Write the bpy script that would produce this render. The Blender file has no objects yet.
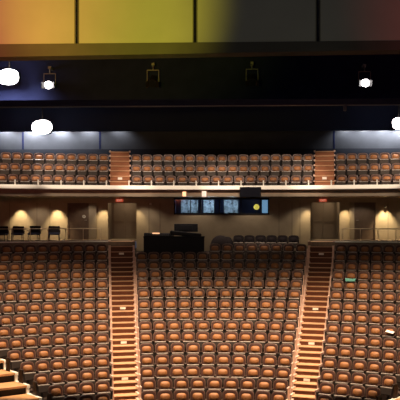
import bpy, math, random
from math import sin, cos, tan, pi, radians, asin, atan2, sqrt, hypot
from mathutils import Vector, Matrix
random.seed(7)
C = bpy.context.scene.collection
S = bpy.context.scene

# ------------------------------------------------------------------ camera
F = 966.0; HZ = 215.0; EYE = 8.0; CX = 0.836; YAW = radians(2.3)
cam_d = bpy.data.cameras.new('camera'); cam = bpy.data.objects.new('camera', cam_d); C.objects.link(cam)
cam.location = (CX, 0, EYE); cam.rotation_euler = (pi/2, 0, YAW)
cam_d.sensor_width = 36; cam_d.lens = F*36/400; cam_d.shift_y = (HZ-200)/400; cam_d.clip_end = 200
S.camera = cam
# ------------------------------------------------------------------ world, exposure, house lights
S.view_settings.view_transform = 'Standard'; S.view_settings.look = 'None'
S.view_settings.exposure = 0.0; S.view_settings.gamma = 1.0; S.view_settings.use_curve_mapping = False
w = bpy.data.worlds.new('world'); S.world = w; w.use_nodes = True
w.node_tree.nodes['Background'].inputs[0].default_value = (0.55, 0.65, 1.0, 1)
w.node_tree.nodes['Background'].inputs[1].default_value = 0.06

def spot(name, loc, tgt, energy, color, size_deg, blend=0.5, radius=0.15):
    d = bpy.data.lights.new(name, 'SPOT'); d.energy = energy; d.color = color
    d.spot_size = radians(size_deg); d.spot_blend = blend; d.shadow_soft_size = radius
    o = bpy.data.objects.new(name, d); C.objects.link(o); o.location = loc
    o.rotation_euler = (Vector(tgt)-Vector(loc)).to_track_quat('-Z', 'Y').to_euler()
    return o
def point(name, loc, energy, color, radius=0.1):
    d = bpy.data.lights.new(name, 'POINT'); d.energy = energy; d.color = color; d.shadow_soft_size = radius
    o = bpy.data.objects.new(name, d); C.objects.link(o); o.location = loc
    return o
WARM = (1.0, 0.76, 0.52); TUNG = (1.0, 0.78, 0.52); COOL = (0.80, 0.88, 1.0)
# downlights in the house ceiling over the stalls
for x in (-7, -2.4, 2.4, 7):
    spot('house_downlight', (x, 31.5, 19.5), (x*1.05, 34.2, 3), 13500, WARM, 67, 0.75, 0.35)
# stage wash from the front catwalk that grazes the stalls
for x in (-5, 5):
    spot('catwalk_wash', (x, 31.3, 11.5), (x*0.9, 36.2, 3.6), 1300, WARM, 75, 0.7, 0.3)
for x in (-7.5, -2.5, 2.5, 7.5):  # added fill spots that brighten the rear stalls rows from the front
    spot('rear_row_fill', (x, 31.4, 11.5), (x, 43.6-x*x*0.02, 5.9), 620, WARM, 34, 0.9, 0.25)
# lights over the balcony seats
for x in (-10.5, -6.3, -2.1, 2.1, 6.3, 10.5):
    spot('balcony_downlight', (x, 41.5, 15.5), (x, 47.5, 9.6), 2600, (1.0, 0.80, 0.62), 46, 0.35, 0.2)
# fill spots added under the balcony soffit, without fittings
for x in (-9.6, -6.9, -4.1, -1.3, 1.5, 4.3, 7.1, 9.9):
    spot('soffit_fill', (x, 48.9, 8.78), (x, 49.5, 6.5), 36, (1.0, 0.84, 0.62), 118, 0.5, 0.08)
for x in (-8.5, -5.0, -1.7, 1.7, 5.0, 8.5):  # more added fill, tilted forward onto the last stalls rows
    spot('soffit_front_fill', (x, 46.6-x*x*0.017, 8.78), (x, 43.0-x*x*0.02, 5.3), 40, (1.0, 0.76, 0.62), 130, 0.6, 0.08)
# coloured stage wash on the acoustic panels
spot('orange_stage_wash', (-4.6, 13, 9.8), (-6.3, 22, 12.6), 2300, (1.0, 0.19, 0.10), 62, 1.0, 0.2)
spot('yellow_stage_wash', (-2.1, 12.5, 9.8), (-2.2, 22, 12.6), 2150, (1.0, 0.87, 0.05), 35, 0.8, 0.2)
spot('dim_panel_fill', (2.2, 13, 9.8), (2.4, 22, 12.4), 80, (1.0, 0.85, 0.30), 70, 1.0, 0.2)  # added fill that lifts the two dim right-hand panels
spot('red_stage_wash', (5.4, 15, 9.8), (6.3, 22, 12.6), 210, (1.0, 0.07, 0.06), 50, 1.0, 0.2)

# ------------------------------------------------------------------ materials
def mat(name, col, rough=0.6, spec=0.4, noise=0.0, nscale=8.0, metal=0.0, emit=None, estr=0.0, wood=False):
    m = bpy.data.materials.new(name); m.use_nodes = True
    nt = m.node_tree; b = nt.nodes['Principled BSDF']
    b.inputs['Roughness'].default_value = rough; b.inputs['Metallic'].default_value = metal
    b.inputs['Specular IOR Level'].default_value = spec
    b.inputs['Base Color'].default_value = (*col, 1)
    if noise:
        tc = nt.nodes.new('ShaderNodeTexCoord'); mp = nt.nodes.new('ShaderNodeMapping')
        n = nt.nodes.new('ShaderNodeTexNoise'); r = nt.nodes.new('ShaderNodeValToRGB')
        n.inputs['Scale'].default_value = nscale; n.inputs['Detail'].default_value = 4
        if wood: mp.inputs['Scale'].default_value = (0.25, 3, 3)
        nt.links.new(tc.outputs['Object'], mp.inputs[0]); nt.links.new(mp.outputs[0], n.inputs['Vector'])
        r.color_ramp.elements[0].position = 0.3; r.color_ramp.elements[1].position = 0.7
        r.color_ramp.elements[0].color = (*[c*(1-noise) for c in col], 1)
        r.color_ramp.elements[1].color = (*[min(1, c*(1+noise)) for c in col], 1)
        nt.links.new(n.outputs['Fac'], r.inputs[0]); nt.links.new(r.outputs[0], b.inputs['Base Color'])
    if emit:
        b.inputs['Emission Color'].default_value = (*emit, 1); b.inputs['Emission Strength'].default_value = estr
    return m
M = {}
M['orange'] = mat('orange_upholstery', (0.29, 0.114, 0.036), 0.55, 0.4, 0.12, 25)
M['maroon'] = mat('maroon_border', (0.065, 0.024, 0.016), 0.5, 0.4)
M['rim'] = mat('polished_rim', (0.15, 0.080, 0.056), 0.35, 0.6)
M['pan'] = mat('seat_underside', (0.030, 0.021, 0.017), 0.55, 0.3)
M['bpan'] = mat('lit_underside_end_panel', (0.042, 0.030, 0.023), 0.6, 0.2)  # same underside, lightened to paint balcony light; also colours outer end panels
M['platform'] = mat('side_oak', (0.56, 0.29, 0.13), 0.5, 0.3, 0.14, 5, wood=True)
M['landing'] = mat('landing_carpet', (0.20, 0.15, 0.11), 0.9, 0.1, 0.15, 10)
M['nose'] = mat('nosing_highlight', (0.50, 0.42, 0.36), 0.35, 0.5)  # paler strip paints the highlight on the tipped-up pan's edge
M['arm'] = mat('arm_wood', (0.065, 0.034, 0.024), 0.4, 0.5)
M['iron'] = mat('black_iron', (0.02, 0.016, 0.015), 0.6, 0.3)
M['endp'] = mat('pale_end_panel', (0.72, 0.50, 0.40), 0.45, 0.4, 0.08, 6)
M['floor'] = mat('dark_carpet', (0.050, 0.034, 0.028), 0.95, 0.1, 0.25, 14)
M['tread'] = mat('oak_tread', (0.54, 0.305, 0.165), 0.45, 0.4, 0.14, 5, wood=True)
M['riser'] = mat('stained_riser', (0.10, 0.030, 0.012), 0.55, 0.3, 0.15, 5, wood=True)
M['briser'] = mat('balcony_riser', (0.30, 0.115, 0.052), 0.5, 0.3, 0.15, 5, wood=True)
M['white'] = mat('white_plate', (0.85, 0.80, 0.72), 0.5)
M['cream'] = mat('cream_ledge', (0.93, 0.89, 0.80), 0.5, 0.4)
M['fascia'] = mat('brown_fascia', (0.32, 0.225, 0.155), 0.6, 0.3, 0.12, 3)
M['wall'] = mat('taupe_wall', (0.40, 0.315, 0.225), 0.75, 0.2, 0.06, 3)
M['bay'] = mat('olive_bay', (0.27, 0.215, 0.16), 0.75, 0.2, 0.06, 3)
M['door'] = mat('brown_door', (0.13, 0.085, 0.06), 0.5, 0.4, 0.15, 5)
M['navy'] = mat('navy_masking', (0.018, 0.023, 0.068), 1.0, 0.0, 0.15, 2)
M['upwall'] = mat('grey_upper_wall', (0.075, 0.08, 0.092), 0.9, 0.1, 0.1, 1.5)
M['black'] = mat('matt_black', (0.006, 0.006, 0.009), 0.6, 0.25)
M['black_and_shade'] = mat('black_fabric_and_shade', (0.016, 0.012, 0.013), 0.8, 0.12)  # black fabric of tall chairs and drape; paints shade on the rear row
M['blue'] = mat('dark_blue_fabric', (0.015, 0.02, 0.05), 0.7, 0.3)
M['steel'] = mat('steel', (0.45, 0.42, 0.38), 0.35, 0.5, metal=0.8)
M['brass'] = mat('satin_rail', (0.50, 0.40, 0.27), 0.35, 0.5, metal=0.4)
M['ceil'] = mat('dark_ceiling', (0.008, 0.009, 0.014), 1.0, 0.0)
M['panel'] = mat('pale_acoustic_panel', (0.56, 0.53, 0.48), 0.65, 0.3, 0.05, 1.2)
M['beam'] = mat('grey_beam', (0.15, 0.135, 0.12), 0.9, 0.1, 0.1, 1.5)
M['flood'] = mat('lit_lens', (1, 1, 1), 0.4, emit=(1, 0.95, 0.95), estr=30)
M['lens'] = mat('dark_lens', (0.010, 0.011, 0.018), 0.4, 0.2)
M['pipe'] = mat('grey_pipe', (0.20, 0.20, 0.20), 0.4, 0.5, metal=0.3)
M['exit'] = mat('exit_red', (0.5, 0.06, 0.03), 0.5, emit=(1.0, 0.16, 0.07), estr=0.40)
M['exitw'] = mat('exit_letters', (0.9, 0.7, 0.6), 0.5, emit=(1.0, 0.6, 0.45), estr=0.5)
M['warmlit'] = mat('warm_lamp', (1, 0.6, 0.4), 0.5, emit=(1.0, 0.50, 0.25), estr=1.3)
M['palelit'] = mat('pale_lamp', (0.9, 0.8, 0.75), 0.5, emit=(1.0, 0.72, 0.58), estr=0.45)
M['rack'] = mat('grey_blue_rack', (0.22, 0.26, 0.29), 0.5, 0.3, 0.95, 4.5)
M['screen'] = mat('lit_screen', (0.1, 0.2, 0.3), 0.3, emit=(0.35, 0.62, 0.85), estr=0.55)
M['yellow'] = mat('yellow_lamp', (0.9, 0.7, 0.1), 0.5, emit=(1.0, 0.72, 0.10), estr=0.9)
M['teal'] = mat('teal_cloth', (0.18, 0.50, 0.42), 0.7)
M['paper'] = mat('white_paper', (0.85, 0.83, 0.78), 0.7)
def glass():
    m = bpy.data.materials.new('window_glass'); m.use_nodes = True
    nt = m.node_tree; nt.nodes.remove(nt.nodes['Principled BSDF'])
    t = nt.nodes.new('ShaderNodeBsdfTransparent'); g = nt.nodes.new('ShaderNodeBsdfGlossy'); mx = nt.nodes.new('ShaderNodeMixShader')
    t.inputs[0].default_value = (0.80, 0.86, 0.92, 1); g.inputs['Roughness'].default_value = 0.03
    fr = nt.nodes.new('ShaderNodeFresnel'); nt.links.new(fr.outputs[0], mx.inputs[0])
    nt.links.new(t.outputs[0], mx.inputs[1]); nt.links.new(g.outputs[0], mx.inputs[2])
    nt.links.new(mx.outputs[0], nt.nodes['Material Output'].inputs[0]); return m
M['glass'] = glass()

# ------------------------------------------------------------------ mesh builder
class MB:
    def __init__(s): s.v = []; s.f = []; s.m = []; s.sm = []
    def add(s, vs, fs, mi=0, smooth=False):
        b = len(s.v); s.v += [tuple(p) for p in vs]
        s.f += [tuple(i+b for i in f) for f in fs]; s.m += [mi]*len(fs); s.sm += [smooth]*len(fs); return s
    def box(s, x0, x1, y0, y1, z0, z1, mi=0, T=None):
        vs = [Vector(p) for p in ((x0,y0,z0),(x1,y0,z0),(x1,y1,z0),(x0,y1,z0),(x0,y0,z1),(x1,y0,z1),(x1,y1,z1),(x0,y1,z1))]
        if T: vs = [T @ p for p in vs]
        return s.add(vs, [(0,3,2,1),(4,5,6,7),(0,1,5,4),(1,2,6,5),(2,3,7,6),(3,0,4,7)], mi)
    def bbox(s, x0, x1, y0, y1, z0, z1, b=0.01, mi=0, T=None):
        """box with chamfered edges"""
        vs = []; c = ((x0,x1),(y0,y1),(z0,z1)); idx = {}
        for i in (0,1):
            for j in (0,1):
                for k in (0,1):
                    for a in range(3):
                        p = [c[0][i], c[1][j], c[2][k]]; sg = [(1,-1)[i], (1,-1)[j], (1,-1)[k]]
                        for q in range(3):
                            if q != a: p[q] += sg[q]*b
                        idx[(i,j,k,a)] = len(vs); vs.append(Vector(p))
        if T: vs = [T @ p for p in vs]
        fs = []
        for a in range(3):
            o = [q for q in range(3) if q != a]
            for e in (0,1):
                r = []
                for (u, w_) in ((0,0),(1,0),(1,1),(0,1)):
                    key = [0,0,0]; key[a] = e; key[o[0]] = u; key[o[1]] = w_; r.append(idx[(*key, a)])
                fs.append(tuple(r) if (e == 1) ^ (a == 1) else tuple(r[::-1]))
        for a in range(3):       # edges along axis a
            o = [q for q in range(3) if q != a]
            for u in (0,1):
                for w_ in (0,1):
                    k0 = [0,0,0]; k0[o[0]] = u; k0[o[1]] = w_; k1 = list(k0); k1[a] = 1
                    fs.append((idx[(*k0,o[0])], idx[(*k1,o[0])], idx[(*k1,o[1])], idx[(*k0,o[1])]))
        for i in (0,1):
            for j in (0,1):
                for k in (0,1): fs.append((idx[(i,j,k,0)], idx[(i,j,k,1)], idx[(i,j,k,2)]))
        return s.add(vs, fs, mi)
    def tube(s, p, q, r, n=8, mi=0, r2=None):
        p = Vector(p); q = Vector(q); d = (q-p).normalized(); r2 = r if r2 is None else r2
        u = d.orthogonal().normalized(); v = d.cross(u); vs = []
        for c, rr in ((p, r), (q, r2)):
            for i in range(n): vs.append(c + (u*cos(2*pi*i/n)+v*sin(2*pi*i/n))*rr)
        fs = [(i, (i+1)%n, n+(i+1)%n, n+i) for i in range(n)]
        s.add(vs, fs, mi, True); return s.add(vs, [tuple(range(n))[::-1], tuple(range(n, 2*n))], mi)
    def ball(s, c, r, sx=1, sy=1, sz=1, n=12, k=8, mi=0):
        vs = []; fs = []
        for j in range(k+1):
            t = pi*j/k
            for i in range(n):
                a = 2*pi*i/n; vs.append((c[0]+r*sx*sin(t)*cos(a), c[1]+r*sy*sin(t)*sin(a), c[2]+r*sz*cos(t)))
        for j in range(k):
            for i in range(n): fs.append((j*n+i, (j+1)*n+i, (j+1)*n+(i+1)%n, j*n+(i+1)%n))
        return s.add(vs, fs, mi, True)
    def arc(s, R0, R1, z0, z1, t0, t1, n=24, mi=0, cy=None, t0b=None, t1b=None):
        """slab between two radii about the house centre, t0..t1 at R0 (t0b..t1b at R1)"""
        cy = CY if cy is None else cy
        t0b = t0 if t0b is None else t0b; t1b = t1 if t1b is None else t1b
        vs = []
        for i in range(n+1):
            u = i/n; a = t0+(t1-t0)*u; b = t0b+(t1b-t0b)*u
            vs += [(R0*sin(a), cy+R0*cos(a), z0), (R1*sin(b), cy+R1*cos(b), z0), (R1*sin(b), cy+R1*cos(b), z1), (R0*sin(a), cy+R0*cos(a), z1)]
        fs = []
        for i in range(n):
            for k in range(4): fs.append((4*i+k, 4*i+4+k, 4*i+4+(k+1)%4, 4*i+(k+1)%4))
        fs += [(0,1,2,3), (4*n+3,4*n+2,4*n+1,4*n)]
        return s.add(vs, fs, mi)
    def mesh(s, name, mats):
        me = bpy.data.meshes.new(name); me.from_pydata(s.v, [], s.f)
        for m in mats: me.materials.append(m)
        me.polygons.foreach_set('material_index', s.m); me.polygons.foreach_set('use_smooth', s.sm)
        import bmesh
        bm = bmesh.new(); bm.from_mesh(me); bmesh.ops.recalc_face_normals(bm, faces=bm.faces); bm.to_mesh(me); bm.free()
        me.update(); return me
    def build(s, name, mats, parent=None):
        if not isinstance(mats, (list, tuple)): mats = [mats]
        o = bpy.data.objects.new(name, s.mesh(name, mats)); C.objects.link(o)
        if parent: o.parent = parent
        return o
def tag(o, label=None, cat=None, group=None, kind=None):
    if label: o['label'] = label
    if cat: o['category'] = cat
    if group: o['group'] = group
    if kind: o['kind'] = kind
    return o
def thing(name, loc, rz, label, cat, group=None):
    o = bpy.data.objects.new(name, None); C.objects.link(o); o.location = loc; o.rotation_euler = (0, 0, rz)
    o.empty_display_size = 0.1
    return tag(o, label, cat, group)
def struct(o): o['kind'] = 'structure'; return o
def at(px, py, Y):
    """point of the house on the plane y = Y that the photograph shows at this place"""
    fx, fy = -sin(YAW), cos(YAW); rx, ry = cos(YAW), sin(YAW); u = (px-200)/F
    dx, dy, dz = fx+rx*u, fy+ry*u, (HZ-py)/F
    t = Y/dy
    return Vector((CX+dx*t, Y, EYE+dz*t))
def pix(p):
    x, y, z = p[0]-CX, p[1], p[2]-EYE
    d = -x*sin(YAW)+y*cos(YAW); r = x*cos(YAW)+y*sin(YAW)
    return 200+F*r/d, HZ-F*z/d
ORD = ['', 'first','second','third','fourth','fifth','sixth','seventh','eighth','ninth','tenth','eleventh','twelfth','thirteenth','fourteenth','fifteenth','sixteenth','seventeenth','eighteenth','nineteenth','twentieth']

# ------------------------------------------------------------------ the rake
CY = 24.3                                   # centre of the seat rows
PITCH = 0.95
HC = [6.04, 5.80, 5.54, 5.255, 4.96, 4.655, 4.344, 4.02, 3.67, 3.30, 2.947, 2.593, 2.246, 1.882, 1.524, 1.14]
NROW = 15
RR = [8.09+PITCH*n for n in range(17)]      # seat line of each row
ZF = [EYE-h-0.72 for h in HC]               # floor of each row
RF = [r-0.58 for r in RR]                   # front edge of each terrace
RL = RR[14]+0.52                            # front of the rear landing
ZL = EYE-1.27
YB = 50.0                                   # rear wall
def xa(Y): return 2.90+0.133*(Y-32)         # centre line of the stairs
AW = 0.58                                   # half width of the stairs
def theta_at(R, off, sgn):
    """angle at radius R of the line parallel to the stairs, off metres outside its centre line"""
    t = 0.2
    for _ in range(12):
        Y = CY+R*cos(t); t = asin(min(0.99, (xa(Y)+off*(0.485+0.0105*(Y-32.5))/0.58)/R))
    return sgn*t
def xout(n): return 5.42+0.575*(n-1)        # outer end of each row in the side blocks
TMAX = 1.05

fl = MB()
for n in range(15):
    z1 = ZF[n]
    if n < 14: R1 = RF[n+1]+0.02
    else: R1 = RL+0.05
    te = min(TMAX, asin(min(.85, (xout(n)+0.10)/RR[n])))
    fl.arc(RF[n], R1, 0, z1, -te, te, 48)
tb = theta_at(RL, -AW-0.02, 1)
fl.arc(RF[15]-.06, 30, 0, ZF[15], -tb, tb, 24)                      # last row of the centre block
struct(fl.build('floor', M['floor']))
lb = MB()
for sg in (-1, 1):
    lb.arc(RL, 33, 0, ZL, sg*tb, sg*0.95, 24)
    lb.arc(RL-.03, RL+0.12, ZL-0.01, ZL+0.05, sg*theta_at(RL, AW+.02, 1), sg*0.95, 24, 1)
struct(lb.build('floor_landing', [M['landing'], M['cream']]))
fr = MB(); fr.box(-16, 16, -6, CY+12, -0.1, 0.0); struct(fr.build('floor_stage', M['floor']))

# ------------------------------------------------------------------ stairs
def staircase(sgn):
    side = 'left' if sgn < 0 else 'right'
    t = thing('staircase', (0, 0, 0), 0, 'oak stairs between the center block and the %s block of stalls seats' % side, 'staircase', 'stairs through the stalls')
    y0 = CY+RR[0]*cos(theta_at(RR[0], 0, 1)); base = Vector((sgn*xa(y0), y0, ZF[0])); t.location = base
    parts = []
    steps = []
    for n in range(0, 15):
        nxt = RF[n+1] if n < 14 else RF[14]+PITCH
        steps.append((RF[n], ZF[n]+0.02, n))
        if n < 14: steps.append((nxt-PITCH/2, (ZF[n]+ZF[n+1])/2+0.02, n+.5))
    k = 4; r0 = RF[14]+0.47
    for i in range(k): steps.append((r0+0.24*i, ZF[14]+(ZL-ZF[14])*(i+1)/k+0.02*(i < k-1), 20+i))
    for i, (R, z, row) in enumerate(steps):
        Rn = steps[i+1][0] if i+1 < len(steps) else R+0.9
        a0, a1 = theta_at(R, -AW+.07, sgn), theta_at(R, AW-.07, sgn)
        tr = MB(); tr.arc(R-0.03, Rn, z-0.018, z+0.005, a0, a1, 4)
        parts.append(tr.build('tread', M['tread'], t))
        zp = steps[i-1][1] if i else z-0.2
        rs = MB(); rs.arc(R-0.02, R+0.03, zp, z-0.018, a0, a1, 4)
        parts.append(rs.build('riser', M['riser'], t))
        if row in (0.5, 3.5, 6.5, 9.5, 21):
            am = theta_at(R, 0.02, sgn); dl = 0.115/R
            pl = MB(); pl.arc(R-0.05, R-0.021, z-0.125, z-0.035, am-dl, am+dl, 2)
            parts.append(pl.build('row_plate', M['white'], t))
    for o_ in (-AW, AW):
        cu = MB()
        for i, (R, z, row) in enumerate(steps):
            Rn = steps[i+1][0] if i+1 < len(steps) else R+0.3
            lo, hi = (o_, o_+0.09) if o_ < 0 else (o_-0.09, o_)
            cu.arc(R-0.035, Rn, z-0.2, z+0.055, theta_at(R, lo, sgn), theta_at(R, hi, sgn), 1)
        parts.append(cu.build('curb', M['endp'], t))
    for p in parts: p.location = -base
    return t
staircase(-1); staircase(1)

# ------------------------------------------------------------------ seats
def sup(a, b, t, e=4.0):
    c, s_ = cos(t), sin(t)
    return a*math.copysign(abs(c)**(2/e), c), b*math.copysign(abs(s_)**(2/e), s_)
LEAN = tan(radians(13))
def shell_mb(w=0.258, h=0.205, zc=0.685, n=24):
    mb = MB(); rings = [(0.90, -0.004), (0.97, -0.022), (1.0, -0.010), (1.0, 0.024), (0.93, 0.040), (0.0, 0.046)]
    vs = []; fs = []
    for s_, y in rings:
        for i in range(n):
            x, z = sup(w*s_, h*s_, 2*pi*i/n, 3.4); vs.append((x, y+(z+h)*LEAN, zc+z))
    for j in range(len(rings)-1):
        for i in range(n): fs.append((j*n+i, (j+1)*n+i, (j+1)*n+(i+1)%n, j*n+(i+1)%n))
    fs.append(tuple(range(n)))
    return mb.add(vs, fs, 0, True)
def pad_mb(w=0.240, h=0.188, zc=0.685, n=24):
    mb = MB(); rings = [(1.0, 0.0, 1), (0.97, -0.016, 1), (0.84, -0.022, 1), (0.67, -0.020, 1), (0.64, -0.024, 0), (0.57, -0.050, 0), (0.44, -0.074, 0), (0.26, -0.090, 0), (0.0, -0.096, 0)]
    for j in range(len(rings)-1):
        vs = []
        for s_, y, k in rings[j:j+2]:
            for i in range(n):
                x, z = sup(w*s_*(1 if s_ > .75 else 1.05), h*s_*(1 if s_ > .75 else 0.92), 2*pi*i/n, 3.0); vs.append((x, y-0.004+(z+h)*LEAN, zc+z+(0 if s_ > .75 else -.012)))
        mb.add(vs, [(i, n+i, n+(i+1)%n, (i+1)%n) for i in range(n)], rings[j][2] and rings[j+1][2], True)
    return mb
def pan_mb():
    mb = MB(); T = Matrix.Translation((0, -0.16, 0.452)) @ Matrix.Rotation(radians(-12), 4, 'X')
    mb.bbox(-0.225, 0.225, -0.035, 0.045, -0.17, 0.070, 0.02, 0, T)
    mb.bbox(-0.215, 0.215, -0.030, 0.035, 0.068, 0.096, 0.008, 1, T)
    return mb
def arm_mb(s_):
    mb = MB(); x0, x1 = sorted((s_*0.248, s_*0.270))
    mb.bbox(x0, x1, -0.27, 0.02, 0.565, 0.595, 0.006, 0); mb.bbox(x0, x1, -0.20, 0.05, 0.30, 0.565, 0.005, 1)
    return mb
def leg_mb():
    mb = MB(); mb.bbox(-0.03, 0.03, -0.06, 0.03, 0.02, 0.47, 0.006); mb.bbox(-0.12, 0.12, -0.14, 0.10, 0, 0.025, 0.006); return mb
def end_mb(s_):
    mb = MB(); x0, x1 = sorted((s_*0.272, s_*0.312)); mb.bbox(x0, x1, -0.24, 0.08, 0.0, 0.64, 0.012)
    mb.bbox(x0-.004, x1+.004, -0.27, 0.06, 0.64, 0.675, 0.01); return mb
SEAT = [('backrest', shell_mb().mesh('backrest', [M['rim']])), ('back_cushion', pad_mb().mesh('back_cushion', [M['orange'], M['maroon']])),
        ('seat_pan', pan_mb().mesh('seat_pan', [M['pan'], M['nose']])), ('armrest', arm_mb(-1).mesh('armrest', [M['arm'], M['iron']])),
        ('armrest', arm_mb(1).mesh('armrest', [M['arm'], M['iron']])), ('pedestal', leg_mb().mesh('pedestal', [M['iron']]))]
ENDM = {-1: end_mb(-1).mesh('end_panel', [M['endp']]), 1: end_mb(1).mesh('end_panel', [M['endp']])}
ENDM[-2] = end_mb(-1).mesh('end_panel', [M['bpan']]); ENDM[2] = end_mb(1).mesh('end_panel', [M['bpan']])
BSEAT = [(a, b.copy()) for a, b in SEAT]
for a, b in BSEAT:
    for i, m_ in enumerate(b.materials):
        if m_ == M['pan']: b.materials[i] = M['bpan']
def place_seat(name, loc, rz, label, cat, group, proto, ends=()):
    o = bpy.data.objects.new(name, None); C.objects.link(o); o.location = loc; o.rotation_euler = (0, 0, rz); o.empty_display_size = .1
    tag(o, label, cat, group)
    for nm, me in list(proto)+[('end_panel', ENDM[e]) for e in ends]:
        c = bpy.data.objects.new(nm, me); C.objects.link(c); c.parent = o
    return o

seats = []      # (size, loc, rz, label, ends)
DESK_TH = (-0.0, 0.0)
def row_seats(n, blk):
    R = RR[n]; out = []
    if blk == 'center':
        a, b = theta_at(R, -AW-0.015, -1), theta_at(R, -AW-0.015, 1)
    else:
        sg = -1 if blk == 'left' else 1
        a = theta_at(R, AW+0.045, sg); b = sg*asin(min(.85, xout(n)/R))
    L = abs(b-a)*R; k = max(1, round(L/0.560) if blk == 'center' else round(L/0.552))
    if blk != 'center':
        b = a+(b-a)/abs(b-a)*k*0.55/R; 
    for i in range(k):
        t = a+(b-a)*(i+.5)/k
        out.append((t, i+1, k))
    return out
for n in range(15):
    for blk in ('left', 'center', 'right'):
        for t, i, k in row_seats(n, blk):
            p = Vector((RR[n]*sin(t), CY+RR[n]*cos(t), ZF[n]))
            px, py = pix(p+Vector((0, 0, .74)))
            if px < -7 or px > 407 or py > 407: continue
            if n == 14 and blk == 'center' and px < 204: continue          # the sound desk stands here
            row = ORD[n+1]
            if blk == 'center': lab = 'orange padded theater seat, %s from left stairs in %s row from front of center block' % (ORD[i], row)
            else: lab = 'orange padded theater seat, %s from the stairs in %s row from front of %s block' % (ORD[i], row, blk)
            ends = []
            if blk == 'center':
                if i == 1: ends.append(-1)
                if i == k: ends.append(1)
            elif i == 1: ends.append(1 if blk == 'left' else -1)
            elif i == k: ends.append(-2 if blk == 'left' else 2)
            seats.append((F/(p.y), p, -t, lab, ends))
seats.sort(key=lambda s_: -s_[0])
print('main seats', len(seats))
for s_, p, rz, lab, ends in seats[:300]:
    place_seat('theater_chair', p, rz, lab, 'theater seat', 'orange seats of the stalls', SEAT, ends)
rest = MB(); mats_rest = []
for s_, p, rz, lab, ends in seats[300:]:
    T = Matrix.Translation(p) @ Matrix.Rotation(rz, 4, 'Z')
    for nm, me in SEAT+[('end_panel', ENDM[e]) for e in ends]:
        for m_ in me.materials:
            if m_ not in mats_rest: mats_rest.append(m_)
        b0 = len(rest.v); rest.v += [tuple(T @ v.co) for v in me.vertices]
        for pl in me.polygons:
            rest.f.append(tuple(i+b0 for i in pl.vertices)); rest.m.append(mats_rest.index(me.materials[pl.material_index])); rest.sm.append(pl.use_smooth)
ro = rest.build('shaded_theater_chairs', mats_rest)
tag(ro, 'shaded orange theater seats in the last rows of the stalls under the balcony', 'theater seats', 'shaded seats under the balcony', 'stuff')

# seats along the back of the centre block, their shade painted as black
BL = [(a, b.copy()) for a, b in SEAT]
for a, b in BL:
    for i, m_ in enumerate(b.materials):
        if m_ in (M['orange'], M['maroon'], M['rim'], M['arm']): b.materials[i] = M['black_and_shade']
for i, px in enumerate((238.5, 249.5, 260.5, 271.5, 282.5, 293.5)):
    R = RR[15]-.08; t = 0
    q = at(px, 236, CY+R)
    t = asin(q.x/R); q = at(px, 236, CY+R*cos(t)); t = asin(q.x/R)
    nm = ['nearest the black draped lump', 'second right of the draped lump', 'third right of the draped lump', 'fourth right of the draped lump', 'second from the right end', 'rightmost, nearest the right exit'][i]
    place_seat('shade_painted_chair', (R*sin(t), CY+R*cos(t), ZF[15]), -t, 'theater seat with shade painted black in the rear center row, '+nm, 'theater seat', 'rear wall seats with painted shade', BL)

# ------------------------------------------------------------------ side platforms at the outer ends of the rows
def side_steps(sgn):
    side = 'left' if sgn < 0 else 'right'
    t = thing('side_staircase', (0, 0, 0), 0, 'broad oak steps with cream ends at the %s outer end of the stalls rows' % side, 'staircase', 'side stairs of the stalls')
    base = None; ps = []
    for n in range(0, 7):
        Rm = RR[n]; a0 = asin((xout(n)+.14)/Rm); a1 = a0+1.5/Rm
        if base is None: base = Vector((sgn*Rm*sin(a0), CY+Rm*cos(a0), ZF[0]+.0))
        z = ZF[n]+0.20
        m1 = MB(); m1.arc(RF[n]-.02, RF[n]+PITCH, z-.07, z, sgn*a0, sgn*a1, 6); ps.append(m1.build('tread', M['platform'], t))
        m2 = MB(); m2.arc(RF[n]-.03, RF[n]+PITCH, z-.09, z+.012, sgn*(a0-.12/Rm), sgn*a0, 2); m2.arc(RF[n]-.02, RF[n]+.06, z-.42, z-.07, sgn*(a0-.10/Rm), sgn*(a0), 1); ps.append(m2.build('end_cap', M['cream'], t))
        m3 = MB(); m3.arc(RF[n]+.06, RF[n]+PITCH, 0, z-.07, sgn*(a0-.08/Rm), sgn*a1, 6); ps.append(m3.build('riser', M['iron'], t))
    t.location = base
    for p in ps: p.location = -base
side_steps(-1); side_steps(1)

# ------------------------------------------------------------------ rear wall under the balcony
ZS = at(200, 197.5, YB).z           # soffit height at the wall
ZS_F = at(200, 196.2, 46.9).z
def wx(px, Y=YB): return at(px, 220, Y).x
wl = MB()
BAYS = [(108, 136.5), (310.5, 339.5)]; DOORS = [(67.5, 89), (354, 375.5)]
segs = [(-60, 67.5), (89, 108), (136.5, 174), (269, 310.5), (339.5, 354), (375.5, 470)]
zt = ZS+0.5
for a, b in segs: wl.box(wx(a), wx(b), YB, YB+.2, ZF[15]-.5, zt)
zw0, zw1 = at(200, 214.5, YB).z, at(200, 198.3, YB).z
wl.box(wx(174), wx(269), YB, YB+.2, ZF[15]-.5, zw0); wl.box(wx(174), wx(269), YB, YB+.2, zw1, zt)
zd = at(200, 201.2, YB).z
for a, b in DOORS+BAYS: wl.box(wx(a), wx(b), YB, YB+.2, zd, zt)
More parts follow.
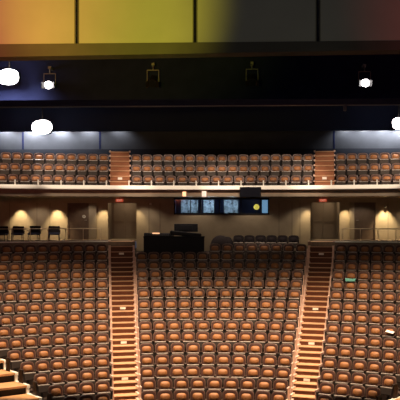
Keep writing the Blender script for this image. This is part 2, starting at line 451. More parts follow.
# fluted / paneled joints
for px in (9.5, 37, 50, 149, 160, 279, 292, 300, 388):
    wl.box(wx(px)-.02, wx(px)+.02, YB-.015, YB, ZL-.4, ZS, 1)
struct(wl.build('wall_rear', [M['wall'], M['bay']]))
pi_ = MB()
for a, b in ((89.3, 97), (349.5, 354)):
    pi_.box(wx(a), wx(b), YB-.18, YB, ZL-.02, ZS, 0)
struct(pi_.build('trim_pilaster', M['bay']))
for k, (a, b) in enumerate(BAYS):
    m1 = MB(); x0, x1 = wx(a), wx(b); D = 1.3
    m1.box(x0-.15, x1+.15, YB+D, YB+D+.1, ZL-.02, zt); m1.box(x0-.15, x0, YB+.2, YB+D, ZL-.02, zt); m1.box(x1, x1+.15, YB+.2, YB+D, ZL-.02, zt)
    m1.box(x0, x1, YB+.2, YB+D, zd+.05, zd+.15); m1.box(x0, x1, YB, YB+D, ZL-.1, ZL+.003)
    struct(m1.build('wall_exit_bay', M['bay']))
    # double exit doors at the back of the bay
    d = MB(); xm = (x0+x1)/2
    for u0, u1 in ((x0+.12, xm-.01), (xm+.01, x1-.12)): d.bbox(u0, u1, YB+D-.05, YB+D-.005, ZL+.01, zd-.06, .008)
    dd = struct(d.build('door_%d' % (k+3), M['bay']))
    h = MB()
    for u0, u1 in ((x0+.2, xm-.1), (xm+.1, x1-.2)): h.tube((u0, YB+D-.12, ZL+.95), (u1, YB+D-.12, ZL+.95), .018); h.box(u0, u0+.04, YB+D-.12, YB+D-.05, ZL+.93, ZL+.97); h.box(u1-.04, u1, YB+D-.12, YB+D-.05, ZL+.93, ZL+.97)
    h.build('push_bar', M['bay'], dd)
    # exit sign hung from the bay head
    px = (119.5, 323)[k]; q = at(px, 200.4, YB-.32)
    e = thing('exit_sign', (q.x, YB-.32, q.z), 0, 'red lit EXIT sign over the %s doorway bay' % ('left', 'right')[k], 'exit sign', 'red exit signs')
    bx_ = MB(); bx_.bbox(-.19, .19, -.03, .03, -.07, .07, .008); sb_ = bx_.build('sign_box', M['exit'], e)
    st = MB(); st.tube((0, 0, .07), (0, 0, ZS-q.z+.12), .012); st.build('stem', M['iron'], e)
    tc = bpy.data.curves.new('lettering', 'FONT'); tc.body = 'EXIT'; tc.size = .13; tc.align_x = 'CENTER'; tc.align_y = 'CENTER'; tc.extrude = .002
    to = bpy.data.objects.new('lettering', tc); C.objects.link(to); to.parent = e; to.location = (0, -.033, 0); to.rotation_euler = (pi/2, 0, 0); tc.materials.append(M['exitw'])
    dg_ = bpy.context.evaluated_depsgraph_get(); me_ = bpy.data.meshes.new_from_object(to.evaluated_get(dg_)); tm = bpy.data.objects.new('lettering', me_); C.objects.link(tm); tm.parent = sb_; tm.location = to.location; tm.rotation_euler = to.rotation_euler; bpy.data.objects.remove(to)
for k, (a, b) in enumerate(DOORS):
    x0, x1 = wx(a), wx(b)
    d = MB(); d.bbox(x0+.04, x1-.04, YB+.03, YB+.09, ZL+.005, zd-.03, .01)
    dd = struct(d.build('door_%d' % (k+1), M['door']))
    f_ = MB(); f_.box(x0, x0+.05, YB-.02, YB+.12, ZL, zd); f_.box(x1-.05, x1, YB-.02, YB+.12, ZL, zd); f_.box(x0, x1, YB-.02, YB+.12, zd-.05, zd); f_.build('door_frame', M['door'], dd)
    h = MB(); xh = x1-.13 if k == 0 else x0+.13; h.tube((xh, YB-.01, ZL+1.0), (xh-.1*(1 if k == 0 else -1), YB-.01, ZL+1.0), .014); h.tube((xh, YB-.01, ZL+1), (xh, YB+.04, ZL+1), .02); h.build('door_handle', M['steel'], dd)
q = at(84, 216.5, YB+.02)
ds = thing('door_sign', (q.x, YB+.026, q.z), 0, 'small pale round restroom plate on the left brown door', 'sign')
m1 = MB(); m1.tube((0, 0, 0), (0, -.012, 0), .085, 16); m1.build('plate', M['white'], ds)
m1 = MB(); m1.ball((0, -.016, .04), .016); m1.bbox(-.022, .022, -.02, -.012, -.045, .02, .004); m1.build('pictogram', M['blue'], ds)

# sloping soffit + balcony slab + front
def arcfront(mb, R, Rb, z0, z1, mi=0, t=0.5): mb.arc(R, Rb, z0, z1, -t, t, 60, mi)
RBF = 46.9-CY
ZLEDGE = at(206, 185.6, 46.9).z; 
bf = MB(); arcfront(bf, RBF, RBF+.10, ZS_F, ZLEDGE-.20); 
struct(bf.build('wall_balcony_front', M['fascia']))
so = MB()
n = 60
vs = []
for i in range(n+1):
    a = -.5+i/n
    vs += [(RBF*sin(a), CY+RBF*cos(a), ZS_F), (RBF*sin(a)*1.05, YB+3, ZS), (RBF*sin(a)*1.05, YB+3, ZS+.1), (RBF*sin(a), CY+RBF*cos(a), ZS_F+.1)]
so.add(vs, [f for i in range(n) for f in [(4*i+k, 4*i+4+k, 4*i+4+(k+1)%4, 4*i+(k+1)%4) for k in range(4)]])
struct(so.build('ceiling_soffit', M['fascia']))
le = MB(); k_ = 60; prof = ((-.13, -.20), (.30, -.20), (.30, 0), (.02, 0), (-.13, -.17)); vs = []  # front face sloped so the ledge catches more light
for i in range(k_+1):
    a = -.5+i/k_; vs += [((RBF+u)*sin(a), CY+(RBF+u)*cos(a), ZLEDGE+v) for u, v in prof]
le.add(vs, [(5*i+j, 5*i+5+j, 5*i+5+(j+1)%5, 5*i+(j+1)%5) for i in range(k_) for j in range(5)]+[(0,1,2,3,4), tuple(5*k_+j for j in (4,3,2,1,0))])
struct(le.build('trim_balcony_ledge', M['cream']))
l2 = MB(); arcfront(l2, RBF-.03, RBF, ZS_F-.02, ZS_F+.10)
struct(l2.build('trim_fascia_band', M['bay']))
# header beam on the rear wall
hb = MB(); hb.box(-13, wx(174), YB-.25, YB, at(200, 203, YB).z, ZS+.2); hb.box(wx(269), 13, YB-.25, YB, at(200, 202.5, YB).z, ZS+.2)
struct(hb.build('trim_header', M['wall']))

# ------------------------------------------------------------------ control booth window
x0, x1 = wx(174), wx(269)
wf = MB(); b = .07
wf.box(x0, x1, YB-.06, YB+.12, zw0, zw0+b); wf.box(x0, x1, YB-.06, YB+.12, zw1-b, zw1)
MUL = [174, 201, 219.5, 241, 261, 269]
for px in MUL:
    c = min(max(wx(px), x0+.03), x1-.03); wf.box(c-.03, c+.03, YB-.055, YB+.12, zw0+b, zw1-b)
wo = struct(wf.build('window_1', M['black']))
for a, b_ in zip(MUL, MUL[1:]):
    g = MB(); g.box(wx(a)+.03, wx(b_)-.03, YB+.03, YB+.036, zw0+.07, zw1-.07); g.build('pane', M['glass'], wo)
D = 2.2
for nm, bx in (('wall_booth_back', (x0-.1, x1+.1, YB+D, YB+D+.1, zw0-.8, zw1+.3)), ('wall_booth_left', (x0-.1, x0, YB+.2, YB+D, zw0-.8, zw1+.3)), ('wall_booth_right', (x1, x1+.1, YB+.2, YB+D, zw0-.8, zw1+.3)),
               ('ceiling_booth', (x0, x1, YB+.2, YB+D, zw1+.2, zw1+.3)), ('floor_booth', (x0, x1, YB+.2, YB+D, zw0-.95, zw0-.85))):
    m1 = MB(); m1.box(*bx); struct(m1.build(nm, M['navy']))

for i, (a, b_, lab) in enumerate(((181, 190, 'lit blue-grey equipment screen behind the leftmost booth pane'), (191, 198, 'narrower dim screen beside the leftmost lit booth screen'), (203.5, 214, 'lit screen behind the second pane of the booth window'), (224, 238, 'widest lit screen behind the third pane of the booth window'), (262, 268, 'lit screen at the right end of the booth window'))):
    Y = YB+1.2
    q0, q1 = at(a, 213, Y), at(b_, 200, Y)
    t = thing('booth_screen', ((q0.x+q1.x)/2, Y, zw0-.85), 0, lab, 'screen', 'screens in the control booth')
    w2 = (q1.x-q0.x)/2; h2 = q1.z-q0.z
    m1 = MB(); hb_ = q0.z-zw0+.85; m1.bbox(-w2-.03, w2+.03, 0, .06, hb_-.03, hb_+h2+.03, .01); m1.bbox(-.04, .04, .02, .06, .0, hb_, .005); wb_ = min(.2, w2); m1.bbox(-wb_, wb_, -.1, .2, -.0, .03, .005); case = m1.build('screen_case', M['black'], t)
    m1 = MB(); m1.box(-w2, w2, -.008, -.001, hb_, hb_+h2); m1.build('display', M['rack'] if i != 4 else M['screen'], case)
point('booth_light', at(210, 203, YB+.55), 26, (0.72, 0.88, 1.0), .1); point('booth_light', at(188, 203, YB+.55), 18, (0.72, 0.88, 1.0), .1); point('booth_light', at(233, 203, YB+.55), 18, (0.72, 0.88, 1.0), .1)
q = at(256.5, 207, YB+.6)
t = thing('desk_lamp', (q.x, q.y, zw0-.85), 0, 'glowing yellow lamp behind the dark right pane of the booth window', 'lamp')
m1 = MB(); hq = q.z-zw0+.85; m1.ball((0, 0, hq), .15, 1, .8, 1.0); m1.build('lamp_shade', M['yellow'], t)
m1 = MB(); m1.tube((0, 0, .03), (0, 0, hq-.12), .02); m1.tube((0, 0, 0), (0, 0, .03), .12, 14); m1.build('stand', M['black'], t)

# ------------------------------------------------------------------ wall washers under the soffit
for px, e in ((21, 200), (57.5, 240), (104, 120), (345, 125), (384.5, 300), (137.5, 60), (307.5, 85)):
    q = at(px, 203, YB)
    spot('wall_washer', (q.x, YB-.40, q.z+.02), (q.x, YB-.02, q.z-1.9), e, (1.0, 0.78, 0.42), 74, .8, .03)
point('bay_light', at(125, 204, YB+.6), 7, TUNG, .1); point('bay_light', at(327, 204, YB+.6), 7, TUNG, .1)
for k, (px, py) in enumerate(((385, 207),)):
    q = at(px, py, YB)
    t = thing('wall_sconce', (q.x, YB, q.z), 0, ['small dark sconce at top of the lit wall right of the right brown door', 'small dark sconce over the lit wall left of the left brown door', 'small dark sconce over the leftmost lit wall panel'][k], 'wall light')
    m1 = MB(); m1.tube((0, -.0, 0), (0, -.03, 0), .05, 12); m1.tube((0, -.02, .0), (0, -.13, .01), .014); m1.build('bracket', M['iron'], t)
    m1 = MB(); m1.tube((0, -.15, -.04), (0, -.15, .05), .055, 12, 0, .035); m1.build('lamp_shade', M['iron'], t)

q = at(150.6, 202.8, YB)
t = thing('wall_fixture', (q.x, YB, q.z), 0, 'tiny pale cone-shaped fixture on the rear wall left of booth window', 'wall light')
m1 = MB(); m1.tube((0, -.09, -.11), (0, -.09, .10), .075, 14, 0, .02); m1.build('shade', M['white'], t)
m1 = MB(); m1.tube((0, 0, .06), (0, -.09, .06), .012); m1.tube((0, 0, .06), (0, -.02, .06), .04, 12); m1.build('bracket', M['steel'], t)

# ------------------------------------------------------------------ railings on the landing
def rail(sgn):
    side = 'left' if sgn < 0 else 'right'
    a0, a1 = theta_at(RL, AW+.35, 1), 0.60; R = RL+.08
    t = thing('landing_railing', (sgn*R*sin(a0), CY+R*cos(a0), ZL+.05), 0, 'low brass rail on thin posts along the %s landing behind the stalls' % side, 'railing', 'rails of the rear landings')
    off = -Vector(t.location)
    def P(a, z): return Vector((sgn*R*sin(a), CY+R*cos(a), z))
    k = 18; mb = MB()
    for i in range(k): mb.tube(P(a0+(a1-a0)*i/k, ZL+.63), P(a0+(a1-a0)*(i+1)/k, ZL+.63), .022)
    o = mb.build('top_rail', M['brass'], t); o.location = off
    for i in range(0, k+1, 2):
        mb = MB(); a = a0+(a1-a0)*i/k; mb.tube(P(a, ZL+.05), P(a, ZL+.63), .016); mb.tube(P(a, ZL+.05), P(a, ZL+.07), .04)
        o = mb.build('post', M['brass'], t); o.location = off
rail(-1); rail(1)

# four tall chairs on the left landing
for i, px in enumerate((1, 17.5, 34, 54)):
    Y = 45.8-[1.1, .75, .35, 0][i]+.35
    q = at(px, 240, Y)
    t = thing('tall_chair', (q.x, Y, ZL), radians((-6, 3, -2, 8)[i]), ['tall black chair on left landing, cut by the photo edge', 'tall black chair under the left lit wall panel', 'tall black chair on left landing, second left of the brown door', 'tall black chair nearest the left brown door'][i], 'chair', 'tall chairs on the left landing')
    m1 = MB(); m1.bbox(-.27, .27, .20, .25, .40, .74, .02); m1.build('backrest', M['black_and_shade'], t)
    m1 = MB(); m1.bbox(-.27, .27, -.22, .22, .32, .42, .03); m1.build('seat', M['blue'], t)
    for sx in (-1, 1):
        m1 = MB(); m1.bbox(sx*.29-.025, sx*.29+.025, -.18, .22, .50, .535, .008); m1.bbox(sx*.29-.015, sx*.29+.015, .16, .20, .36, .50, .004); m1.build('armrest', M['iron'], t)
        for sy in (-1, 1):
            m1 = MB(); m1.tube((sx*.23, sy*.18, .36), (sx*.25, sy*.20, 0), .016); m1.build('leg', M['iron'], t)
    m1 = MB(); m1.tube((-.24, .22, .36), (-.24, .23, .68), .016); m1.tube((.24, .22, .36), (.24, .23, .68), .016); m1.build('back_post', M['iron'], t)

# ------------------------------------------------------------------ sound desk
R = RR[14]-.05
def on_row(px, py, R):
    q = at(px, py, CY+R); 
    for _ in range(4): q = at(px, py, CY+R*cos(asin(q.x/R)))
    return q
q0, q1 = on_row(143.5, 240, R), on_row(204, 240, R); qm = (q0+q1)/2; W = (q1.x-q0.x)/2
zt_ = at(150, 235.3, qm.y).z-ZF[14]
t = thing('sound_desk', (qm.x, qm.y, ZF[14]), atan2(q1.y-q0.y, q1.x-q0.x), 'black mixing desk among the rear seats of the center block', 'mixing desk')
m1 = MB(); m1.bbox(-W, W, -.36, -.30, .0, zt_-.10, .01); m1.bbox(-W, -W+.05, -.30, .32, 0, zt_-.1, .01); m1.bbox(W-.05, W, -.30, .32, 0, zt_-.1, .01); m1.build('front_panel', M['black'], t)
m1 = MB(); m1.bbox(-W-.02, W+.02, -.38, .36, zt_-.10, zt_-.04, .01); m1.build('desk_top', M['black'], t)
m1 = MB()
T = Matrix.Translation((-W+.72, 0, zt_-.0)) @ Matrix.Rotation(radians(10), 4, 'X'); m1.bbox(-.70, .70, -.33, .30, -.03, .05, .015, 0, T)
mx_ = m1.build('mixer', M['black'], t)
m1 = MB()
for i in range(14):
    m1.bbox(-W+.12+i*.09, -W+.15+i*.09, -.2+.02*(i%3), -.16+.02*(i%3), zt_+.01, zt_+.055, .004)
m1.build('fader_bank', M['iron'], mx_)
m1 = MB(); T = Matrix.Translation((W-.85, .0, zt_)) @ Matrix.Rotation(radians(6), 4, 'Y'); m1.bbox(-.75, .72, -.30, .28, -.04, .16, .04, 0, T); m1.build('outboard_case', M['black'], t)
q = on_row(186, 228, R+.15)
t = thing('desk_monitor', (q.x, q.y+.02, ZF[14]+zt_-.04), 0, 'black monitor seen from behind standing on the mixing desk', 'monitor')
h = q.z-t.location.z
m1 = MB(); m1.bbox(-.56, .56, -.03, .03, h-.18, h+.20, .015); m1.bbox(-.3, .3, -.055, -.03, h-.1, h+.12, .01); m1.build('monitor_case', M['black'], t)
m1 = MB(); m1.tube((0, .0, .02), (0, .0, h-.1), .03); m1.bbox(-.2, .2, -.12, .12, 0, .02, .005); m1.build('stand', M['black'], t)
q = on_row(156, 233.2, R+.1)
t = thing('task_light', (q.x, q.y, ZF[14]+zt_), 0, 'small orange glowing task light on the left end of mixing desk', 'lamp')
h = max(.06, q.z-t.location.z)
m1 = MB(); m1.bbox(-.17, .17, -.03, .03, h-.03, h+.02, .01); m1.build('lamp_head', M['warmlit'], t)
m1 = MB(); m1.tube((.1, .02, -.02), (.1, .02, h-.02), .012); m1.bbox(.04, .16, -.04, .08, -.02, .0, .004); m1.build('stand', M['black'], t)
q = on_row(200, 231, R)
# draped lump in the rear row
q = on_row(222, 236.5, RR[15]-.1)
t = thing('covered_equipment', (q.x, q.y, ZF[15]), 0, 'lumpy black draped equipment right of the mixing desk', 'covered equipment')
m1 = MB(); m1.ball((-.08, 0, .36), .42, 1.15, .7, 1.25, 20, 12); m1.ball((.28, .02, .36), .34, .85, .7, 1.35, 20, 12)
o = m1.build('drape', M['black_and_shade'], t)
m1 = MB(); m1.bbox(-.5, .5, -.25, .25, 0.0, .3, .05); m1.build('base', M['black'], t)

# ------------------------------------------------------------------ balcony
RB0 = 48.4-CY; BP = .95
BZ = [at(206, y, 48.4+.95*i).z-.74 for i, y in enumerate((178.6, 167.8, 157.4))]
bfz = MB(); tB = .5
for i in range(3):
    r0 = RBF+.08 if i == 0 else RB0+BP*i-.55
    bfz.arc(r0, RB0+BP*(i+1)-.55 + (0 if i < 2 else .6), ZS+.12 if i == 0 else BZ[0]-.05, BZ[i], -tB, tB, 60)
struct(bfz.build('floor_balcony', M['floor']))
def bxa(Y): return (at(325, 170, Y).x-at(119.7, 170, Y).x)/2, (at(325, 170, Y).x+at(119.7, 170, Y).x)/2
BA = {-1: at(120.8, 170, 49.5).x, 1: at(324, 170, 49.5).x}; BW = .49
def bth(r, sgn):
    t = 0
    for _ in range(8): t = asin(at({-1: 120.0, 1: 324.5}[sgn], 170, CY+r*cos(t)).x/r)
    return t
for sgn in (-1, 1):
    side = 'left' if sgn < 0 else 'right'
    base = Vector((BA[sgn], CY+RB0*cos(BA[sgn]/RB0), BZ[0]))
    t = thing('balcony_staircase', base, 0, 'short orange wooden stairs between balcony seats above the %s exit bay' % side, 'staircase', 'stairs in the balcony')
    ps = []
    st = [(RB0-.45, BZ[0]+.02)]
    for i in range(2):
        st += [(RB0+BP*i-.12, BZ[i]+.02+(BZ[i+1]-BZ[i])*.5), (RB0+BP*(i+1)-.60, BZ[i+1]+.02)]
    st += [(RB0+BP*2-.12, BZ[2]+.29), (RB0+BP*2+.25, BZ[2]+.56), (RB0+BP*2+.6, BZ[2]+.83), (RB0+BP*2+.95, BZ[2]+1.08)]
    for i, (r_, z) in enumerate(st):
        rn = st[i+1][0] if i+1 < len(st) else r_+.4; zp = st[i-1][1] if i else z-.03
        dl = BW/r_; tc_ = bth(r_, sgn)
        m1 = MB(); m1.arc(r_-.03, rn+.02, z-.05, z, tc_-dl, tc_+dl, 4); ps.append(m1.build('tread', M['tread'], t))
        m1 = MB(); m1.arc(r_, r_+.03, zp-.02, z-.05, tc_-dl, tc_+dl, 4); ps.append(m1.build('riser', M['briser'], t))
        if i == 3:
            m1 = MB(); m1.arc(r_-.02, r_-.001, z-.2, z-.08, tc_-.11/r_, tc_+.11/r_, 2); ps.append(m1.build('row_plate', M['white'], t))
    for e in (-1, 1):
        m1 = MB()
        for i, (r_, z) in enumerate(st):
            rn = st[i+1][0] if i+1 < len(st) else r_+.3
            c = bth(r_, sgn)+e*(BW+.03)/r_; m1.arc(r_-.04, rn, z-.04, z+.05, c-.03/r_, c+.03/r_, 1)
        ps.append(m1.build('curb', M['endp'], t))
    for p in ps: p.location = -base
TB = {s_: BA[s_] for s_ in (-1, 1)}
nb = 0
for i in range(3):
    R = RB0+BP*i
    tl, tr = bth(R, -1), bth(R, 1); g = (BW+.07)/R; pw = .552/R
    k = round((tr-tl-2*g)/pw)
    lst = [(tl+g+(tr-tl-2*g)*(j+.5)/k, 'center', j+1, k) for j in range(k)]
    lst += [(tl-g-pw*(j+.5), 'left', j+1, 99) for j in range(14)] + [(tr+g+pw*(j+.5), 'right', j+1, 99) for j in range(14)]
    for th, blk, j, k in lst:
        p = Vector((R*sin(th), CY+R*cos(th), BZ[i])); px, py = pix(p+Vector((0, 0, .7)))
        if px < -7 or px > 407: continue
        row = ('front', 'middle', 'back')[i]
        if blk == 'center': lab = 'red-orange balcony seat, %s from left stairs in %s row of balcony center' % (ORD[j], row)
        else: lab = 'red-orange balcony seat, %s from the stairs in %s row of balcony %s side' % (ORD[j], row, blk)
        place_seat('balcony_chair', p, -th, lab, 'balcony seat', 'orange seats of the balcony', BSEAT); nb += 1
print('balcony seats', nb)
# balcony rail: short white posts with a thin rail along the ledge
t = thing('balcony_railing', (0, CY+RBF, ZLEDGE), 0, 'row of short white posts with thin rail along the balcony ledge', 'railing')
Rr = RBF+.12; dth = 22.4/F*47/Rr; off = -Vector(t.location)
k = 11
def P(a, z): return Vector((Rr*sin(a), CY+Rr*cos(a), z))
a00 = asin(at(241, 186, 47).x/Rr)
for i in range(-k, k-2):
    a = a00+i*dth
    m1 = MB(); m1.bbox(-.03, .03, -.02, .02, 0, .24, .006, 0, Matrix.Translation(P(a, ZLEDGE)) @ Matrix.Rotation(-a, 4, 'Z')); o = m1.build('post', M['white'], t); o.location = off
m1 = MB()
for i in range(-k, k-3): m1.tube(P(a00+i*dth, ZLEDGE+.235), P(a00+(i+1)*dth, ZLEDGE+.235), .010)
o = m1.build('rail', M['iron'], t); o.location = off

# things fixed to the balcony front
q0, q1 = at(239.8, 197.3, 46.6), at(261.2, 187, 46.6)
t = thing('hanging_monitor', ((q0.x+q1.x)/2, 46.66, q1.z), 0, 'black monitor box hung on the balcony front above the booth window', 'monitor')
m1 = MB(); m1.bbox(q0.x-t.location.x, q1.x-t.location.x, -.06, .06, q0.z-q1.z, 0, .015); mc_ = m1.build('monitor_case', M['black'], t)
m1 = MB(); m1.bbox(-.47, .47, -.066, -.06, q0.z-q1.z+.03, -.03, .002); m1.build('screen', M['lens'], mc_)
m1 = MB(); m1.bbox(-.1, .1, .06, .26, -.3, -.22, .005); m1.build('bracket', M['iron'], t)
for px, m_, lab in ((184.3, 'warmlit', 'small lit orange box light on balcony front, left of the pair'), (204, 'palelit', 'small pale box light on balcony front, right of the pair')):
    q = at(px, 193.9, 46.75)
    yb = CY+sqrt(RBF**2-q.x**2)
    t = thing('box_light', (q.x, yb-.03, q.z), 0, lab, 'light', 'small lights on the balcony front')
    m1 = MB(); m1.bbox(-.11, .11, -.07, .028, -.15, .13, .012); m1.build('housing', M['palelit'] if m_ == 'palelit' else M['fascia'], t)
    m1 = MB(); m1.bbox(-.085, .085, -.09, -.07, -.12, .10, .006); m1.build('lens', M[m_], t)

# ------------------------------------------------------------------ upper hall
YU = 52.2
uw = MB(); uw.box(-16, 16, YU, YU+.2, BZ[2]-.2, 20)
struct(uw.build('wall_upper_rear', M['upwall']))
ms = MB()
for a, b in ((-60, 22.6), (23.4, 333.7), (334.5, 460)): ms.box(wx(a, YU), wx(b, YU), YU-.06, YU, at(200, 150.5, YU).z-.9, at(200, 149, YU).z)
struct(ms.build('baseboard_upper', mat('grey_navy', (0.035, 0.039, 0.050), 0.9, 0.1)))
hd = MB(); hd.box(-16, 16, 48.6, 48.9, at(200, 134, 48.7).z, 20); 
tr_ = MB()
for px in (23, 100, 334): tr_.box(wx(px, YU)-.04, wx(px, YU)+.04, YU-.02, YU, at(200, 149, YU).z, at(200, 120, YU).z)
struct(tr_.build('trim_upper', M['navy']))
cl = MB(); cl.box(-16, 16, -6, YU+.2, 20, 20.2); struct(cl.build('ceiling', M['ceil']))
for sgn in (-1, 1):
    sw = MB(); x = sgn*15.6; sw.box(min(x, x+sgn*.3), max(x, x+sgn*.3), 14, YU, 0, 20); struct(sw.build('wall_left' if sgn < 0 else 'wall_right', M['ceil']))
# dark masking wall high above the balcony
mk = MB(); za = at(200, 131, 51.2).z; mk.box(-15, 15, 51.2, 51.35, za, 20); struct(mk.build('wall_masking', mat('black_masking', (0.030, 0.040, 0.080), 1.0, 0.0)))
# catwalk with navy front
YC = 30.0
q = at(200, 97, YC); q2 = at(200, 50, YC)
cw = MB(); cw.box(-12, 12, YC, YC+.08, q.z, q2.z+1.5); cw.box(-12, 12, YC-.06, YC+1.6, q.z-.08, q.z)
struct(cw.build('wall_catwalk', M['navy']))
pp = MB(); a, b = at(-40, 107.3, 40), at(440, 104.2, 40); pp.tube(a, b, .035)
po = pp.build('lighting_pipe', M['pipe']); tag(po, 'long thin grey pipe hung across the dark hall above balcony', 'pipe')
hp = MB()
for u in (.08, .36, .62, .9):
    m_ = a.lerp(b, u); hp.tube(m_, (m_.x, m_.y, 20), .008)
hp.build('hanger', M['iron'], po)
q = at(345, 108, 40); m1 = MB(); m1.bbox(q.x-.06, q.x+.06, 39.93, 40.07, q.z-.12, q.z+.16, .02); m1.build('clamp', M['pipe'], po)
q = at(352, 104.3, 40); m1 = MB(); m1.bbox(q.x-.16, q.x+.16, 39.95, 40.05, q.z-.03, q.z+.06, .015); m1.build('junction_box', M['pipe'], po)

# theatre spotlights on the catwalk front
def spotlight(px, py, Y, lit, label, tilt=30):
    q = at(px, py, Y)
    t = thing('spotlight', (q.x, Y, q.z), 0, label, 'spotlight', 'theater spotlights on the catwalk')
    T = Matrix.Rotation(radians(tilt), 4, 'X')
    m1 = MB(); m1.tube(T @ Vector((0, .22, 0)), T @ Vector((0, -.20, 0)), .11, 14, 0, .13); m1.tube(T @ Vector((0, .30, 0)), T @ Vector((0, .22, 0)), .06, 14, 0, .11); hs = m1.build('housing', M['iron'], t)
    m1 = MB(); m1.tube(T @ Vector((0, -.20, 0)), T @ Vector((0, -.215, 0)), .115, 14); m1.build('lens', M['flood'] if lit else M['lens'], hs)
    m1 = MB(); m1.bbox(-.19, -.17, -.02, .02, -.02, .34, .004); m1.bbox(.17, .19, -.02, .02, -.02, .34, .004); m1.bbox(-.19, .19, -.02, .02, .32, .345, .004); m1.build('yoke', M['pipe'], t)
    m1 = MB(); m1.tube((0, 0, .34), (0, 0, .52), .02); m1.bbox(-.05, .05, -.04, .35, .48, .56, .008); m1.build('clamp', M['pipe'], t)
    for s_ in (-1, 1):
        m1 = MB(); T2 = T @ Matrix.Translation((s_*.14, -.24, 0)) @ Matrix.Rotation(s_*radians(35), 4, 'Z'); m1.bbox(-.004, .004, -.10, .06, -.1, .1, .001, 0, T2); m1.build('barn_door', M['iron'], hs)
    return t
spotlight(49.7, 84.5, YC-.35, True, 'lit white spotlight on the catwalk below the orange panel', 12)
spotlight(153, 81, YC-.35, False, 'unlit spotlight on the catwalk below the yellow panel')
spotlight(252, 80, YC-.35, False, 'unlit spotlight on the catwalk below the olive-grey panel')
spotlight(364.5, 82.5, YC-.35, True, 'lit white spotlight on the catwalk below the dark red panel', 12)
# floodlights
def flood(px, py, Y, w_, h_, label, ztop, aim):
    q = at(px, py, Y)
    t = thing('floodlight', (q.x, Y, q.z), 0, label, 'floodlight', 'bright white floodlights')
    m1 = MB(); m1.bbox(-w_*.9, w_*.9, -.02, .25, -h_*.9, h_*.9, .05); m1.build('housing', M['iron'], t)
    m1 = MB(); vs = []; n = 24
    for s_, y in ((1, -.02), (.96, -.07), (.6, -.12), (0, -.14)):
        for i in range(n): x, z = sup(w_*s_, h_*s_, 2*pi*i/n, 2.4); vs.append((x, y, z))
    m1.add(vs, [(j*n+i, (j+1)*n+i, (j+1)*n+(i+1)%n, j*n+(i+1)%n) for j in range(3) for i in range(n)], 0, True); m1.build('lens', M['flood'], t)
    m1 = MB(); m1.tube((0, .1, h_*.8), (0, .1, ztop-q.z), .03); m1.build('hanger', M['iron'], t)
    spot('floodlight_beam', (q.x, Y-.25, q.z), aim, 500, (1, .95, .92), 110, .6, .25)
    return t
flood(8.5, 77, YC-.5, .32, .24, 'bright white floodlight on the catwalk at far left', at(9, 40, YC).z, (-5, 36, 3))
flood(42, 127.2, 49.6, .52, .36, 'bright white floodlight hanging over the left balcony seats', 20, (-7, 40, 3))
flood(399, 123.5, 49.6, .34, .30, 'bright white floodlight hanging over the right balcony seats', 20, (8, 40, 3))
for px, e in ((5, 200), (32, 360), (60, 300), (88, 130), (118, 50), (402, 260), (384, 180), (366, 120), (347, 70)):  # added hidden spots standing in for floodlight spill on the upper wall
    q = at(px, 126, 51.75); spot('flood_spill', q, at(px, 146, YU), e, (.96, .96, 1), 140, .6, .15)

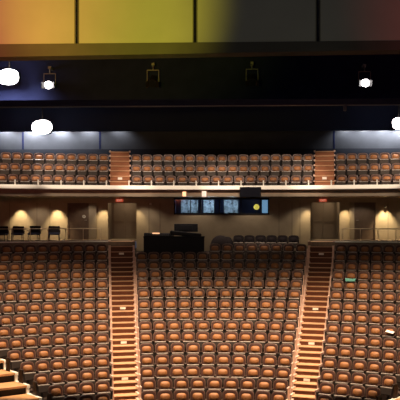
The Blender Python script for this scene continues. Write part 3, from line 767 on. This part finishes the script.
# acoustic panels and beam above the stage opening
YP = 22.0
edges = [-110, 76.8, 195, 318, 510]
for i, nm in enumerate(('tall orange-lit acoustic panel at the top left', 'yellow-lit acoustic panel between the orange and olive panels', 'dim olive-grey acoustic panel right of the yellow one', 'dark red-lit acoustic panel at the top right')):
    a, b = at(edges[i], 44.5-edges[i]*.009, YP), at(edges[i+1], 44.5-edges[i+1]*.009, YP)
    t = thing('acoustic_panel', ((a.x+b.x)/2, YP, min(a.z, b.z)), 0, nm, 'acoustic panel', 'coloured panels above the stage')
    L = t.location; g = .022
    m1 = MB(); m1.bbox(a.x+g-L.x, b.x-g-L.x, 0, .06, -.0, 2.6, .008); m1.build('panel_face', M['panel'], t)
    for xe in (a.x+g, b.x-g-.03):
        m1 = MB(); m1.bbox(xe-L.x, xe+.03-L.x, -.025, .0, 0, 2.6, .004); m1.build('edge_strip', M['beam'], t)
bm_ = MB()
za0, zb0 = at(0, 44.9, YP).z, at(400, 41.2, YP).z; za1, zb1 = at(0, 57.5, YP).z, at(400, 50.5, YP).z
xa_, xb_ = at(0, 44, YP).x, at(400, 44, YP).x
def lz(z0, z1, x): return z0+(z1-z0)*(x-xa_)/(xb_-xa_)
X0, X1 = xa_-2.6, xb_+2.6
bm_.add([(X0, YP-.08, lz(za1, zb1, X0)), (X1, YP-.08, lz(za1, zb1, X1)), (X1, YP-.08, lz(za0, zb0, X1)), (X0, YP-.08, lz(za0, zb0, X0)),
         (X0, YP+.5, lz(za1, zb1, X0)), (X1, YP+.5, lz(za1, zb1, X1)), (X1, YP+.5, lz(za0, zb0, X1)), (X0, YP+.5, lz(za0, zb0, X0))],
        [(0,1,2,3), (7,6,5,4), (0,4,5,1), (3,2,6,7), (0,3,7,4), (1,5,6,2)])
struct(bm_.build('trim_beam', M['beam']))

# small things left on the seats
q = at(356.5, 281.3, 40.5)
def find_row(px, py):
    best = min(seats, key=lambda s_: hypot(pix(s_[1]+Vector((0, 0, .92)))[0]-px, pix(s_[1]+Vector((0, 0, .92)))[1]-py)); return best
s_ = find_row(356.5, 281.5)
p = s_[1]; T = Matrix.Translation(p) @ Matrix.Rotation(s_[2], 4, 'Z')
t = thing('teal_cloth', p+Vector((0, 0, .955)), s_[2], 'teal folded cloth lying over a seat back in the right block', 'cloth')
m1 = MB(); m1.bbox(-.24, .24, .02, .17, -.01, .022, .01); m1.bbox(-.22, .2, .0, .02, -.09, .015, .006); m1.build('folded_cloth', M['teal'], t)
s_ = find_row(393, 329)
p = s_[1]
t = thing('paper_sheet', p+Vector((.0, -.13, .70)), s_[2], 'white sheet of paper left on a seat near the right edge', 'paper')
m1 = MB(); m1.bbox(-.15, .15, -.11, .11, -.006, .006, .002, 0, Matrix.Rotation(radians(12), 4, 'X') @ Matrix.Rotation(radians(12), 4, 'Y')); m1.build('sheet', M['paper'], t)
